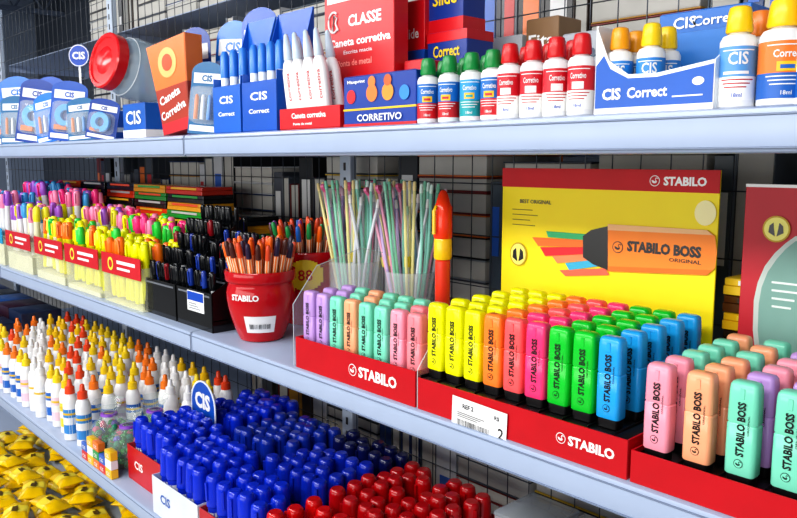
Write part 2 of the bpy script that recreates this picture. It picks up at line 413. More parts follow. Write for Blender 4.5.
for s_ in (-1, 1): b.poly([(x+s_*.001, -.0029, z-.009), (x+s_*.009, -.0029, z-.0045), (x+s_*.008, -.0029, z+.004), (x+s_*.0035, -.0029, z+.008), (x+s_*.0025, -.0029, z)], BLACK)
b.box(.0, w, -.0008, .0005, h-.004, h, mat('#e6e6e6'), b=.0002)
put('display_board', b.mesh('board'), (X0, YC, ZM+.001), 'red advertising card with grey-teal curved area and round yellow emblem', 'display board')

for x, hh in ((XA0-.008, .175), (XA1+.0025, .125)):
    b = MB(); b.prism_yz([(0, 0), (.20, 0), (.20, hh), (.15, hh+.012), (.05, hh-.01), (0, hh-.07)], -.001, .001, mat('#eef4f8', .04, alpha=.1, var=0))
    b.tube([(0, .0, .001), (0, 0, hh-.07), (0, .05, hh-.01), (0, .15, hh+.012), (0, .20, hh)], .0007, mat('#dfe8ee', .2, alpha=.6), 6)
    put('acrylic_divider', b.mesh('divider'), (x, YF+.008, ZM), 'clear acrylic divider with curved top edge between trays', 'divider', 'clear dividers')

# red pots with pens
def pot(cx, cy, s, lab2):
    GR = mat('#b80616', .1)
    va = math.atan2(-cx, cy)
    b = MB(); pr = [(0, .038), (.002, .043), (.010, .047), (.025, .053), (.045, .0595), (.065, .0645), (.085, .0675), (.098, .0675), (.108, .065), (.114, .0635), (.117, .0645), (.119, .068), (.122, .0695), (.136, .0705), (.140, .069), (.140, .064), (.115, .058), (.08, .058), (.03, .048), (.006, .038)]
    b.lathe([(z*s, r*s) for z, r in pr], GR, seg=56)
    b.ctext('STABILO', .0682*s, .092*s, WHITE, w=.060*s, a0=va-.5, bold=.04)
    lb = MB()
    if lab2 == 'w':
        lb.cpatch(.0535*s, va-.55, va+.45, .022*s, .056*s, WHITE, r1=.0640*s)
        for k in range(16): lb.cpatch(.0570*s, va-.4+k*.045, va-.4+k*.045+random.choice((.012, .024)), .030*s, .040*s, BLACK, 1, r1=.0600*s)
    else:
        n = 12; cz = .100*s
        for k in range(n):
            a0, a1 = -.46+.92*k/n, -.46+.92*(k+1)/n; hh = .028*s*math.sqrt(max(0.02, 1-((a0+a1)/2/.48)**2))
            lb.cpatch(.0712*s, va-.1+a0, va-.1+a1, cz-hh, cz+hh, mat('#ecd02a'), 1)
        lb.ctext('88', .0722*s, cz, RED, h=.02*s, a0=va-.1)
    put('pen_pot', [('pot', b.mesh('pot')), ('sticker', lb.mesh('sticker'), 'paper sticker')], (cx, cy, ZM), 'glossy bulging red plastic pot with white lettering, full of pens', 'pen holder', 'red pen pots')
def pot_pens(cx, cy, s, rings, cols, L, group):
    for ring, cnt, fan in rings:
        for i in range(cnt):
            a = 2*pi*i/cnt+ring*30; ca = random.choice(cols)
            p0 = Vector((cx+ring*.55*s*cos(a), cy+ring*.55*s*sin(a), ZM+.008)); p1 = Vector((cx+ring*fan*s*cos(a), cy+ring*fan*s*sin(a), ZM+.14))
            q = (p1-p0).normalized().to_track_quat('Z', 'Y')
            put('fineliner', slim_marker(ca[0], ca[1], L, .0050, '#fbe8cc'), p0+Vector((0, 0, random.uniform(0, .012))), '%s striped fineliner pen standing in a red pot' % ca[2], 'pen', group, rot=q)
OC = [('#f07418', '#f06408', 'orange'), ('#f07418', '#4a1c14', 'brown tipped orange'), ('#f07418', '#d94a22', 'red tipped orange'), ('#f07418', '#2a1a3a', 'dark tipped orange'), ('#f07418', '#8a2a1a', 'maroon tipped orange')]
RG = ((.0, 1, 1), (.016, 6, 1.0), (.031, 13, 1.14), (.046, 22, 1.26))
x = XA(262, .778, ZM)
pot(x, .778, .97, 'w'); pot_pens(x, .778, .97, RG, OC, .182, 'orange fineliners in the front pot')
x = XA(310, .935, ZM)
pot(x, .935, 1.12, 'y'); pot_pens(x, .935, 1.08, RG, OC[:3]+[('#f07a24', '#1f5fb0', 'blue tipped orange'), ('#f07a24', '#7a3a8a', 'violet tipped orange'), ('#f07a24', '#1e8a4a', 'green tipped orange')], .205, 'orange fineliners in the rear pot')

# pastel bendy pencils in clear cups
PCOL = ['#a4e8d8', '#f8b0cc', '#d4c0f0', '#faf0a8', '#e4e8f0', '#b0e0f8', '#f6f4ee', '#90dcbc', '#f090b8']
def pencil(L, hexc, top, tag, bend=.004):
    b = MB(); pts = [(bend*sin(i/8*pi), 0, L*i/8) for i in range(9)]
    b.tube(pts, .0029, mat(hexc, .12, alpha=.78, var=.02), 8)
    if tag: b.tube([(bend*.95, 0, L*.60), (bend*.85, 0, L*.68)], .0062, mat('#f4e040', .3), 8)
    e = Vector(pts[-1]); t = MB(); T = Matrix.Translation(e)
    if top == 'heart':
        n = 18; hp = []
        for i in range(n):
            a = 2*pi*i/n; hp.append((.0006*16*sin(a)**3, .0006*(13*cos(a)-5*cos(2*a)-2*cos(3*a)-cos(4*a))+.009))
        t.prism_xz(hp, -.003, .003, mat('#f070a0', .3), T)
    else: t.lathe([(0, .0034), (.008, .0036), (.009, .0031), (.014, .0031), (.016, .002)], mat(top, .4), T, seg=10)
    return [('shaft', b.mesh('shaft')), ('topper', t.mesh('topper'), 'small topper')]
PV = [pencil(L, c, tp, tg, bd) for L, c, tp, tg, bd in [(.285, PCOL[0], '#d8f0e8', 0, .010), (.275, PCOL[1], '#f8d0e0', 0, -.014), (.25, PCOL[2], '#f0f0f4', 0, .006), (.285, PCOL[3], '#f8e0a0', 0, 0), (.26, PCOL[4], '#f8f0f0', 0, .016), (.275, PCOL[5], '#d8f0f8', 0, -.008), (.24, PCOL[6], '#c8f0e0', 1, .0), (.285, PCOL[7], '#90dcbc', 0, .005), (.255, PCOL[4], '#f4f4f4', 0, -.012), (.27, PCOL[2], '#f8d0e0', 0, .014), (.28, PCOL[1], 'heart', 0, -.006)]]
def cup(cx, cy, r, h, n, fan, lean, group):
    b = MB(); b.lathe([(0, r*.95), (.002, r), (h, r*1.04), (h+.001, r*1.07), (h, r*.99), (.004, r*.95)], CLEAR, seg=28)
    put('clear_cup', b.mesh('cup'), (cx, cy, ZM), 'clear plastic cylinder cup filled with pastel pencils', 'pencil cup', 'clear pencil cups')
    for i in range(n):
        a = 2*pi*i*.381966+random.uniform(-.15, .15); q = r*.84*math.sqrt((i+.5)/n)
        p0 = Vector((cx+q*.5*cos(a), cy+q*.5*sin(a), ZM+.005)); fz = fan*random.uniform(.6, 1.35)
        p1 = Vector((cx+q*fz*cos(a)+lean+random.uniform(-.01, .01), min(cy+q*1.1*sin(a), 1.06), ZM+.28))
        put('bendy_pencil', PV[(i*5+i//11) % 11], p0, 'long thin pastel bendy pencil leaning in a clear cup', 'pencil', group, rot=(p1-p0).normalized().to_track_quat('Z', 'Y'))
cup(XA(356, .925, ZM), .925, .050, .15, 50, 2.3, -.015, 'pastel bendy pencils in the wide cup')
cup(XA(410, .955, ZM), .955, .046, .14, 42, 2.3, -.020, 'pastel bendy pencils in the middle cup')
cup(XA(384, 1.045, ZM), 1.045, .034, .15, 24, 2.8, -.01, 'pastel bendy pencils in the rear cup')
# oversized novelty pen standing just left of the yellow board
_, zt_ = XZ(447, 190, .875); hp_ = zt_-ZM
x = XA(446, .875, zt_)-.006
b = MB().lathe([(0, .011), (.003, .0125), (hp_-.115, .0125), (hp_-.112, .010)], mat('#e8402a', .2), seg=22)
c = MB().lathe([(hp_-.112, .0135), (hp_-.108, .0148), (hp_-.082, .0148), (hp_-.078, .0135)], mat('#ffc820', .2), seg=22)
d = MB().lathe([(hp_-.078, .0145), (hp_-.075, .0155), (hp_-.028, .0148), (hp_-.022, .012), (hp_-.008, .008), (hp_-.002, .005), (hp_, .002)], mat('#f23c14', .18), seg=22).tube([(0, -.015, hp_-.026), (0, -.021, hp_-.032), (0, -.021, hp_-.070)], .003, mat('#ffc820', .2), 6)
put('novelty_pen', [('barrel', b.mesh('barrel')), ('grip', c.mesh('grip'), 'yellow grip band'), ('cap', d.mesh('cap'))], (x, .985-.0, ZM) if False else (x, .875, ZM), 'oversized orange-red novelty pen with yellow band standing behind trays', 'pen')
PENX = x

# black tiered racks
RX0 = XA(143, .72, ZM)
@memo
def pen_case(w, d, h, hexc, strip):
    b = MB().box(0, w, 0, d, 0, h*.55, mat(hexc, .2)); l = MB().box(.001, w-.001, .001, d-.001, h*.56, h, mat(hexc, .12))
    l.box(w*.15, w*.85, -.0002, .001, h*.62, h*.9, mat(strip, .3), b=.0001)
    return [('case_base', b.mesh('case_base')), ('case_lid', l.mesh('case_lid'))]
def rack(x0, w, y0, tiers, step, rise, base, group, pal):
    b = MB(); G = mat('#0d0e11', .1)
    for k in range(tiers):
        z = base+k*rise; y = k*step
        b.box(0, w, y, y+.002, 0 if k == 0 else z-.02, z+.055, G, b=.0004)
        b.box(0, w, y+.002, y+step, z-.003, z, G, b=.0004)
        b.box(w*.06, w*.94, y-.0008, y, z+.045, z+.049, mat('#6a6e76', .3), b=.0002)
    for xx in (0, w-.002): b.prism_yz([(0, 0), (tiers*step, 0), (tiers*step, base+tiers*rise+.04), (0, base+.055)], xx, xx+.002, G)
    put('pen_rack', b.mesh('rack'), (x0, y0, ZM), 'tall glossy black tiered rack filled with dark pens', 'pen rack', 'black pen racks')
    n = int((w-.006)/.0135)
    for k in range(tiers):
        for i in range(n):
            if random.random() < .06: continue
            cc = random.choice(pal)
            put('ballpoint_pen', pen_plain(cc[0], cc[1], .094, .0056), (x0+.008+i*(w-.016)/(n-1), y0+k*step+step*.55, ZM+base+k*rise), '%s ballpoint pen standing in a black tiered rack' % cc[2], 'pen', group, rot=(radians(4+random.uniform(-2, 2)), radians(random.uniform(-4, 4)), random.uniform(-1, 1)))
KP = [('#14161a', '#101216', 'black')]*9+[('#203a8a', '#18308a', 'dark blue'), ('#14161a', '#8a1420', 'dark red capped black'), ('#d8dade', '#14161a', 'black capped white')]
rack(RX0, .155, .725, 5, .034, .030, .025, 'pens in the left black rack', KP)
rack(RX0+.16, .150, .725, 4, .036, .024, .025, 'pens in the right black rack', KP+[('#14161a', '#2040a0', 'blue capped black')]*2)
b = MB(); b.box(0, .07, 0, .001, 0, .042, WHITE); b.box(.002, .068, -.0004, .001, .022, .040, BLUE, b=.0001)
for i in range(3): b.box(.008, .055-.008*i, -.0006, 0, .005+i*.005, .007+i*.005, GREY, b=.0001)
x, z = XZ(181, 297, .71); put('price_card', b.mesh('card'), (x, .7235, ZM+.035), 'small blue and white price card on black pen rack', 'price tag')
HX = XA(215, .92, ZM+.13)
put('pen_holder', open_box(.17, .074, .13, .14, '#17181c'), (HX-.07, .903, ZM), 'tall black plastic holder for upright ballpoint pens', 'pen holder')
for i in range(8):
    for j in range(3):
        cc = random.choice([('#1a1c22', '#16181c', 'black')]*4+[('#203a8a', '#1c3fb0', 'blue'), ('#e8e8ec', '#2a52b8', 'blue capped white'), ('#1a1c22', '#b01c2c', 'red capped black'), ('#5a4ac0', '#3a3ab0', 'violet')])
        put('ballpoint_pen', pen_plain(cc[0], cc[1], .19+random.uniform(0, .025), .0065), (HX-.07+.014+i*.020, .917+j*.022, ZM+.002), '%s pen standing upright in a black holder' % cc[2], 'pen', 'upright ballpoint pens', rot=(radians(random.uniform(-1.5, 1.5)), radians(random.uniform(-2, 2)), 0))
cols = ['#15161a', '#e8421a', '#15161a', '#1f9a3c', '#f0a820', '#15161a', '#d83018', '#2aaa4a', '#e8d020', '#1b4fa8', '#15161a', '#f05a20', '#15161a']
for s_, x0 in enumerate((-2.92, -2.70, -2.48, -2.26, -2.04, -1.82)):
    for k in range(12-(s_ == 5)*3):
        put('pen_case', pen_case(.21, .095, .0215, cols[(k+s_*2) % 13], ['#c9c9c9', '#f85a2a', '#37b050', '#f8c030'][(k+s_) % 4]), (x0+random.uniform(-.003, .003), .985+random.uniform(-.003, .003), ZM+.0005+k*.0225), 'flat coloured pen case in a tall stack on the shelf', 'pen case', 'coloured pen case stacks')
x = XA(724, 1.0, ZM+.1)
for k in range(8): put('pen_case', pen_case(.13, .09, .0225, ['#e8b820', '#5a3418', '#f0c830', '#e87a20', '#2a2018'][k % 5], ['#c81e28', '#f0d040', '#3a2a18', '#f4f4f2'][k % 4]), (x+random.uniform(-.002, .002), .992, ZM+.0005+k*.0235), 'flat yellow and brown pencil box stacked behind display boards', 'pencil box', 'yellow pencil boxes')

# slim marker tubs at the far end
def tub(x0, x1, y0, y1, colors, card, hz, group):
    w = x1-x0; d = y1-y0; b = MB(); t = .002
    b.box(0, w, 0, t, 0, .10, CLEARY); b.box(0, w, d-t, d, 0, .10+hz, CLEARY); b.box(0, t, t, d-t, 0, .10, CLEARY); b.box(w-t, w, t, d-t, 0, .10, CLEARY); b.box(t, w-t, t, d-t, 0, .002+hz, mat('#e0e0c8', .4))
    f = MB()
    f.box(.0, w, -.003, -.0005, .072, .122, mat(card, .2), b=.0003)
    f.disc(w*.25, -.0034, .097, .016, .016, mat('#f4e040', .3)); f.disc(w*.25, -.0037, .097, .010, .010, mat(card, .2)); f.box(w*.42, w*.88, -.0036, -.003, .100, .108, WHITE, b=.0002); f.box(w*.42, w*.75, -.0036, -.003, .086, .092, WHITE, b=.0002)
    put('marker_tub', [('tub_body', b.mesh('tub'), 'clear yellowish plastic'), ('front_card', f.mesh('front'), 'glossy printed card')], (x0, y0, ZM), 'clear tub with printed front card packed with markers', 'display tub', 'clear marker tubs')
    nx = max(2, int(w/.026)); ny = max(2, int(d/.029))
    for i in range(nx):
        for j in range(ny):
            cb, cc, nm = random.choice(colors)
            put('slim_marker', pen_plain(cb, cc, .145, .0092, .68), (x0+.004+(w-.008)*(i+.5)/nx, y0+.006+(d-.012)*(j+.5)/ny, ZM+.004+hz+random.uniform(0, .014)), '%s marker standing cap up in a clear tub' % nm, 'marker', group, rot=(radians(random.uniform(-5, 5)), radians(random.uniform(-5, 5)), random.uniform(-1, 1)))
NY = ('#f0f000', '#f4f400', 'neon yellow'); NG = ('#f0f000', '#30d048', 'green capped yellow'); NP = ('#f0f000', '#f83a8a', 'pink capped yellow'); NO = ('#f0e820', '#ff7a1a', 'orange capped yellow')
WP = ('#f0f0f4', '#a05ac8', 'purple capped white'); WK = ('#f0f0f4', '#f890b8', 'pink capped white'); WB = ('#f0f0f4', '#3f9ad8', 'blue capped white'); WY = ('#f4f4d0', '#f4ec30', 'yellow capped cream')
tub(-1.835, -1.615, .712, .825, [NY, NY, NY, NO], '#c81e28', .0, 'neon yellow markers in the nearest tub')
tub(-1.84, -1.735, .840, .960, [NG, NG, NP, NP, NY], '#2aa04a', .025, 'pink and green capped markers')
tub(-2.09, -1.86, .712, .825, [NY, NY, NO, NY, NG], '#c81e28', .01, 'neon yellow markers in the second tub')
tub(-2.09, -1.86, .840, .960, [NG, NY, NP, WK], '#c81e28', .035, 'mixed neon markers')
tub(-2.34, -2.11, .712, .825, [WY, NY, NG, NO], '#c81e28', .02, 'yellow markers in the third tub')
tub(-2.34, -2.11, .840, .960, [WK, WP, NP, WY], '#c81e28', .05, 'pastel capped markers')
tub(-2.62, -2.38, .712, .825, [WK, WY, WP, WB], '#c81e28', .05, 'pink and violet capped markers')
tub(-2.62, -2.38, .840, .960, [WK, NP, WP, WB], '#e06aa0', .09, 'pink capped markers')
tub(-2.90, -2.66, .712, .825, [WB, WK, WP], '#2a9ac8', .08, 'blue and pink capped markers')
tub(-2.90, -2.66, .840, .960, [WB, NP, WP], '#2a9ac8', .11, 'violet capped markers')

# ---------------------------------------------------------------- top shelf
def cart(px0, px1, Y, d, h, base, label, texts=(), bands=(), discs=(), group=None, rz=0, ry=0, zo=0):
    x0, x1 = XA(px0, Y, ZT), XA(px1, Y, ZT)
    return put('carton', carton(x1-x0, d, h, base, texts, bands, discs), (x0, Y, ZT+zo), label, 'box', group, rot=(0, radians(ry), radians(rz)))
def bott(px, Y, parts, label, group): put('correction_fluid', parts, (XA(px, Y, ZT), Y, ZT), label, 'bottle', group, rot=(0, 0, random.uniform(.25, .75)))
for px in (428, 449, 471, 492):
    lab = ('#c8202a', '#1d6fc0') if px != 471 else ('#16a0a8', '#2a9ad8')
    for q in range(3): bott(px+(0, 16, 30)[q], .722+.034*q, fluid_bottle('#108a40', *lab), 'small white correction fluid bottle with green cap and blue label', 'green capped correction bottles')
for px in (509, 532, 555, 580):
    for q in range(3):
        if q == 1 and px > 560 or q == 2 and px > 540: continue
        bott(px+(0, 17, 32)[q], .722+.035*q, fluid_bottle('#d01018', '#f4f4f2', '#cc2030', .0148, .089), 'small white correction fluid bottle with red cap and red label', 'red capped correction bottles')
x0, x1 = XA(594, .708, ZT), XA(713, .708, ZT); w = x1-x0
b = MB(); t = .0015
b.prism_xz([(0, 0), (w, 0), (w, .046), (w*.55, .038), (w*.3, .039), (w*.12, .055), (0, .092)], 0, t, WHITE)
b.prism_xz([(.001, .001), (w-.001, .001), (w-.001, .042), (w*.55, .034), (w*.3, .035), (w*.14, .046), (.010, .06), (.001, .05)], -.0006, 0, mat('#0f58b8', .3))
b.box(0, w, -.0009, 0, 0, .006, WHITE, b=.0002)
b.box(0, t, t, .125, 0, .092, WHITE, b=.0003); b.prism_yz([(t, 0), (.125, 0), (.125, .095), (.06, .080), (t, .046)], w-t, w, mat('#e8eef6', .4)); b.box(0, w, .125, .1265, 0, .095, mat('#2b78c8', .35)); b.box(t, w-t, t, .125, 0, t, WHITE)
b.text('CIS', w*.16, -.0011, .020, WHITE, h=.012, bold=.04); b.text('Correct', w*.47, -.0011, .020, WHITE, h=.011, w=.044, bold=.03); b.box(w*.68, w*.92, -.0012, 0, .013, .0145, WHITE, b=.0001)
b.disc(w*.88, -.001, .027, .006, .004, WHITE)
put('display_tray', b.mesh('tray'), (x0, .708, ZT), 'blue and white cardboard tray with scooped front for correction bottles', 'display tray')
cb = fluid_bottle('#f0a010', '#0f58b8', '#2a86d8', .0142, .088, 'CIS'); cb2 = fluid_bottle('#f8d010', '#0f58b8', '#2a86d8', .0142, .088, 'CIS')
for i, j in ((0, 0), (1, 0), (0, 1), (1, 1), (0, 2)):
    put('correction_fluid', cb if i == 0 else cb2, (x0+.018+i*.036, .708+.017+j*.032, ZT+.0016), 'white correction bottle with amber cap standing in blue tray', 'bottle', 'correction bottles in the blue tray', rot=(0, 0, .4))
for px, Y, p, l in ((735, .728, fluid_bottle('#f8cc10', '#f4f4f2', '#5a9ad8', .0165, .094, 'CIS'), 'white glue bottle with yellow cap and blue label'), (779, .735, fluid_bottle('#f8cc10', '#1e62b8', '#e87a2a', .020, .096, 'Correct'), 'wide white bottle with yellow cap and blue orange label'),
                    (756, .775, fluid_bottle('#e87c22', '#1e62b8', '#2a86d8', .0165, .096, 'CIS'), 'white bottle with orange cap and blue label'), (815, .74, fluid_bottle('#e87c22', '#1e62b8', '#e9edf4', .02, .096, 'Correct'), 'white bottle with orange cap and blue label')):
    bott(px, Y, p, l, 'glue bottles on the top shelf')
W_ = '#f4f4f2'
cart(344, 416, .712, .055, .072, '#123c98', 'blue carton of correction fluid with orange bottle picture', [('CORRETIVO', .52, .17, .010, .095, W_), ('Maxprint', .2, .88, .006, .04, W_)], [(0, .06, '#c8202a'), (.32, .36, '#e8c020')], [(.12, .60, .010, '#d41420'), (.42, .64, .012, '#e87a2a'), (.42, .86, .008, '#e87a2a'), (.64, .64, .012, '#e8902a'), (.64, .86, .008, '#c85a1a'), (.86, .60, .010, '#2a86d8')])
xa, xb = XA(326, .785, ZT), XA(394, .785, ZT); w = xb-xa
b = MB(); CR = mat('#cc101c', .35); b.box(0, w, 0, .03, 0, .25, CR, b=.001)
b.text('CLASSE', w*.60, -.0006, .172, WHITE, h=.018, w=.080, bold=.03)
pts = [(w*.15+.013*cos(a), -.0012, .174+.016*sin(a)) for a in [radians(50+i*14) for i in range(20)]]
b.tube(pts, .0018, WHITE, 6); b.tube([(w*.15-.004, -.0012, .160), (w*.15+.002, -.0012, .185), (w*.15+.009, -.0012, .180), (w*.15+.005, -.0012, .172), (w*.15+.012, -.0012, .160)], .0018, WHITE, 6)
b.text('Caneta corretiva', w*.52, -.0006, .140, WHITE, h=.013, w=w*.88, bold=.03); b.text('Escrita macia', w*.5, -.0006, .124, WHITE, h=.006, w=.07); b.text('Ponta de metal', w*.45, -.0006, .107, mat('#ff9a90'), h=.010, w=.085, bold=.02)
b.box(w*.05, w*.95, -.0006, 0, .204, .212, WHITE, b=.0001)
put('carton', b.mesh('carton'), (xa, .785, ZT), 'tall red carton of correction pens with white lettering', 'box')
cart(399, 424, .85, .05, .20, '#d41420', 'narrow red carton with blue band and yellow print', [('Slide', .5, .75, .016, .035, W_)], [(.3, .62, '#1b4fae')])
cart(427, 466, .85, .06, .145, '#143890', 'dark blue carton with yellow and white print', [('Correct', .5, .80, .018, .055, '#f2d21c'), ('CIS', .5, .62, .014, .03, W_)], [(.90, 1, '#d41420')])
cart(427, 462, .86, .05, .10, '#143890', 'blue carton with white print on a dark blue carton', [('Slide', .5, .5, .02, .05, '#f2d21c')], [(.0, .2, '#d41420')], zo=.1465)
cart(404, 424, .80, .04, .10, '#c8202a', 'narrow red carton standing behind bottles', [('CIS', .5, .7, .01, .02, W_)])
cart(472, 520, .98, .06, .15, '#c8cace', 'white carton standing at the shelf back', [('Clip', .5, .8, .02, .05, '#2a78c8')])
cart(524, 556, .98, .06, .17, '#8a6a4a', 'brown kraft carton standing at the shelf back', [('Fita', .5, .8, .02, .05, '#f4f4f2')])
cart(560, 600, .98, .06, .14, '#a8acb4', 'pale grey carton standing at the shelf back', [('Fita', .5, .8, .02, .05, '#44546a')])
cart(655, 745, .92, .08, .135, '#1f6cc0', 'wide blue carton behind the bottles', [('CIS', .3, .90, .014, .03, W_), ('Correct', .65, .90, .012, .06, W_)], [(0, .1, W_)], [])
x0, x1 = XA(280, .71, ZT), XA(340, .71, ZT); w = x1-x0
put('display_tray', open_box(w, .075, .034, .06, '#cc1420', [('Caneta corretiva', w*.5, .022, .009, .09, W_), ('Ponta de metal', w*.4, .009, .004, .05, W_)]), (x0, .71, ZT), 'low red cardboard tray of white correction pens', 'display tray')
@memo
def corr_pen():
    b = MB().loft([(0, .010, .007, .006), (.003, .0125, .0085, .008), (.09, .0125, .0085, .008), (.105, .009, .0075, .007), (.109, .0062, .0062, .006)], WHITE, n=4)
    b.text('corretiva', 0, -.0089, .065, RED, h=.006, w=.045, rot=90)
    c = MB().lathe([(.109, .0068), (.111, .0078), (.128, .0065), (.149, .0038), (.152, .002)], mat('#c4d4e2', .2), seg=14)
    return [('barrel', b.mesh('barrel')), ('cap', c.mesh('cap'))]
for i in range(4):
    for j in range(2):
        put('correction_pen', corr_pen(), (x0+.024+i*.0275, .726+j*.026, ZT+.004), 'white correction pen standing tip up in a red tray', 'pen', 'white correction pens', rot=(radians(-1), radians(-8+random.uniform(-1, 1)), .4))
@memo
def blue_pen():
    b = MB().lathe([(0, .005), (.003, .0075), (.10, .0075), (.112, .005)], mat('#e8f0fa', .3), seg=12); c = MB().lathe([(.100, .0085), (.14, .008), (.148, .0045)], mat('#2a7ad8', .3), seg=12)
    return [('barrel', b.mesh('b')), ('cap', c.mesh('c'))]
for px0, px1, Y, base in ((243, 277, .712, '#0f54b8'), (214, 241, .715, '#1a62c4')):
    x0, x1 = XA(px0, Y, ZT), XA(px1, Y, ZT); w = x1-x0
    put('display_box', open_box(w, .08, .085, .21, base, [('CIS', w*.5, .06, .014, w*.5, W_), ('Correct', w*.5, .035, .008, w*.6, W_), ], hs=.10), (x0, Y, ZT), 'blue cardboard display box with high back full of pens', 'display box', 'blue pen display boxes')
    nn = int(w/.026)
    for i in range(nn):
        for j in range(2): put('correction_pen', blue_pen(), (x0+w*(i+.5)/nn, Y+.018+j*.028, ZT+.002), 'white pen with blue cap standing in a blue box', 'pen', 'blue capped correction pens')
@memo
def blister(h, w, base, inner):
    b = MB(); n = 10
    pts = [(-w/2, 0), (w/2, 0), (w/2, h*.85)]+[(w/2*cos(pi*i/n), h*.85+h*.15*sin(pi*i/n)) for i in range(1, n)]+[(-w/2, h*.85)]
    b.prism_xz(pts, 0, .0012, mat(base, .25)); b.box(-w*.42, w*.42, -.0006, 0, h*.70, h*.84, WHITE, b=.0002)
    b.text('CIS', 0, -.001, h*.77, mat(base, .25), h=h*.09, bold=.04)
    b.box(-w*.45, w*.45, -.0006, 0, h*.04, h*.12, mat('#e8eef8'), b=.0002)
    c = MB().loft([(0, w*.40, h*.26, .012), (.016, w*.37, h*.245, .012), (.020, w*.33, h*.22, .01)], CLEAR, Matrix.Translation((0, -.0005, h*.40)) @ RX90)
    t = MB()
    if inner == 'tape':
        n2 = 24
        rings = [[(r*cos(2*pi*i/n2), y, h*.42+r*sin(2*pi*i/n2)) for i in range(n2)] for r, y in ((w*.14, -.003), (w*.30, -.003), (w*.30, -.014), (w*.14, -.014), (w*.14, -.003))]
        t.skin(rings, mat('#5ab0e8', .2), cap=(0, 0)); t.box(-w*.3, w*.05, -.014, -.004, h*.18, h*.26, mat('#e87a2a'))
    else:
        for k in (-1, 0, 1): t.lathe([(0, .004), (h*.3, .004), (h*.34, .002)], mat(['#e87a2a', '#f0f0f0', '#1f8ad8'][k+1]), Matrix.Translation((k*w*.2, -.009, h*.2)), seg=10)
    return [('backing_card', b.mesh('card')), ('plastic_bubble', c.mesh('bubble'), 'clear plastic bubble'), ('contents', t.mesh('inner'))]
bi = 0
for px, Y, h, w, zo, rz, ry in ((15, .74, .15, .10, 0, 35, 0), (32, .74, .19, .11, 0, 40, 8), (50, .74, .14, .10, 0, 22, -9), (66, .73, .16, .10, 0, 42, 6), (82, .735, .11, .09, 0, 26, -4), (100, .73, .10, .08, 0, 38, 10), (22, .84, .24, .12, 0, 48, -4), (45, .84, .22, .12, 0, 30, 9), (203, .73, .14, .07, 0, 30, 5), (199, .79, .23, .08, 0, 25, -4), (228, .83, .24, .09, 0, 20, 3), (262, .83, .25, .09, 0, 20, -3), (64, .9, .21, .11, 0, 35, 4), (8, .9, .26, .12, 0, 40, 3)):
    bi += 1
    put('blister_pack', blister(h, w, ['#1052b4', '#2a6a9a', '#0f3f98', '#1a74d0'][bi % 4], ['tape', 'pens'][bi % 2]), (XA(px, Y, ZT), Y, ZT+.0015), 'blue blister card with clear bubble standing on top shelf', 'blister pack', 'blue blister packs', rot=(radians(-4), radians(ry), radians(rz)))
cart(124, 146, .735, .09, .078, '#1f5fb8', 'blue carton under a clear jar', [('CIS', .5, .6, .03, .08, W_)], [(0, .25, W_)], group='blue cartons')
cart(88, 116, .80, .12, .078, '#1a58b8', 'blue carton with white band under a clear jar', [('CIS', .3, .7, .03, .07, W_)], [(.3, .45, '#dfe8f4')], group='blue cartons')
cart(10, 36, .95, .12, .16, '#2474c8', 'light blue carton with white band at the shelf back', [('CIS', .5, .7, .03, .09, W_)], [(.3, .4, W_)], group='blue cartons')
# flared orange correction pen carton
w = XA(186, .712, ZT)-XA(160, .712, ZT); b = MB(); h = .185
fl = lambda z: .80+.35*(z/h)**1.5
secs = [(h*k/8, w*.5*fl(h*k/8), .022, .002) for k in range(9)]
b.loft(secs, [mat('#c8202a')]+[mat('#a8321a', .3)]*3+[mat('#e8742a', .3)]*4, Matrix.Translation((w*.5, .022, 0)), n=1)
b.disc(w*.5, -.0008, h*.76, .030, .030, mat('#f2b46a')); b.disc(w*.5, -.0012, h*.76, .017, .017, mat('#c84a1a'))
b.text('Caneta', w*.45, -.001, h*.40, WHITE, h=.018, w=w*.62, rot=12, bold=.03); b.text('Corretiva', w*.5, -.001, h*.24, WHITE, h=.018, w=w*.74, rot=12, bold=.03)
put('carton', b.mesh('carton'), (XA(160, .712, ZT), .712, ZT), 'tilted flared orange and rust red carton with white lettering', 'box', rot=(0, radians(-9), radians(10)))
def jar(loc, d, s, lidc, label):
    JC = mat('#c4d8e4', .03, alpha=.40, var=0)
    b = MB().lathe([(0, .040*s), (.003, .050*s), (.012*s, .060*s), (.04*s, .067*s), (.09*s, .067*s), (.112*s, .058*s), (.122*s, .048*s), (.14*s, .046*s)], JC, seg=44, cap=(1, 0))
    b.lathe([(.004*s, .034*s), (.006*s, .048*s), (.014*s, .057*s), (.04*s, .064*s), (.09*s, .064*s), (.112*s, .055*s)], JC, seg=44, cap=(1, 0))
    for z, r in ((.010, .0585), (.100, .0635)): b.lathe([(z*s-.0012, (r-.001)*s), (z*s, (r+.001)*s), (z*s+.0012, (r-.001)*s)], mat('#f2f8fc', .1, alpha=.6), seg=44, cap=(0, 0))
    seg = 48; rings = []
    for z, r in ((.122, .056), (.124, .060), (.146, .060), (.149, .057), (.149, .050), (.146, .048)): rings.append([(r*s*(1+.012*(i % 2))*cos(2*pi*i/seg), r*s*(1+.012*(i % 2))*sin(2*pi*i/seg), z*s) for i in range(seg)])
    l = MB().skin(rings, mat(lidc, .2)); l.lathe([(.1465*s, .030*s), (.148*s, .028*s), (.148*s, .0)], mat(lidc, .2), seg=24)
    put('plastic_jar', [('jar_body', b.mesh('jar')), ('lid', l.mesh('lid'), 'ribbed screw lid')], loc, label, 'jar', 'clear jars', rot=Vector(d).normalized().to_track_quat('Z', 'Y'))
lx, lz = XZ(105, 62, .755)
dv = Vector((.12, -.96, .20)).normalized()
jar(Vector((lx, .755, lz+.004))-dv*.165, dv, 1.14, '#d8141c', 'clear plastic jar with red screw lid lying on cartons')
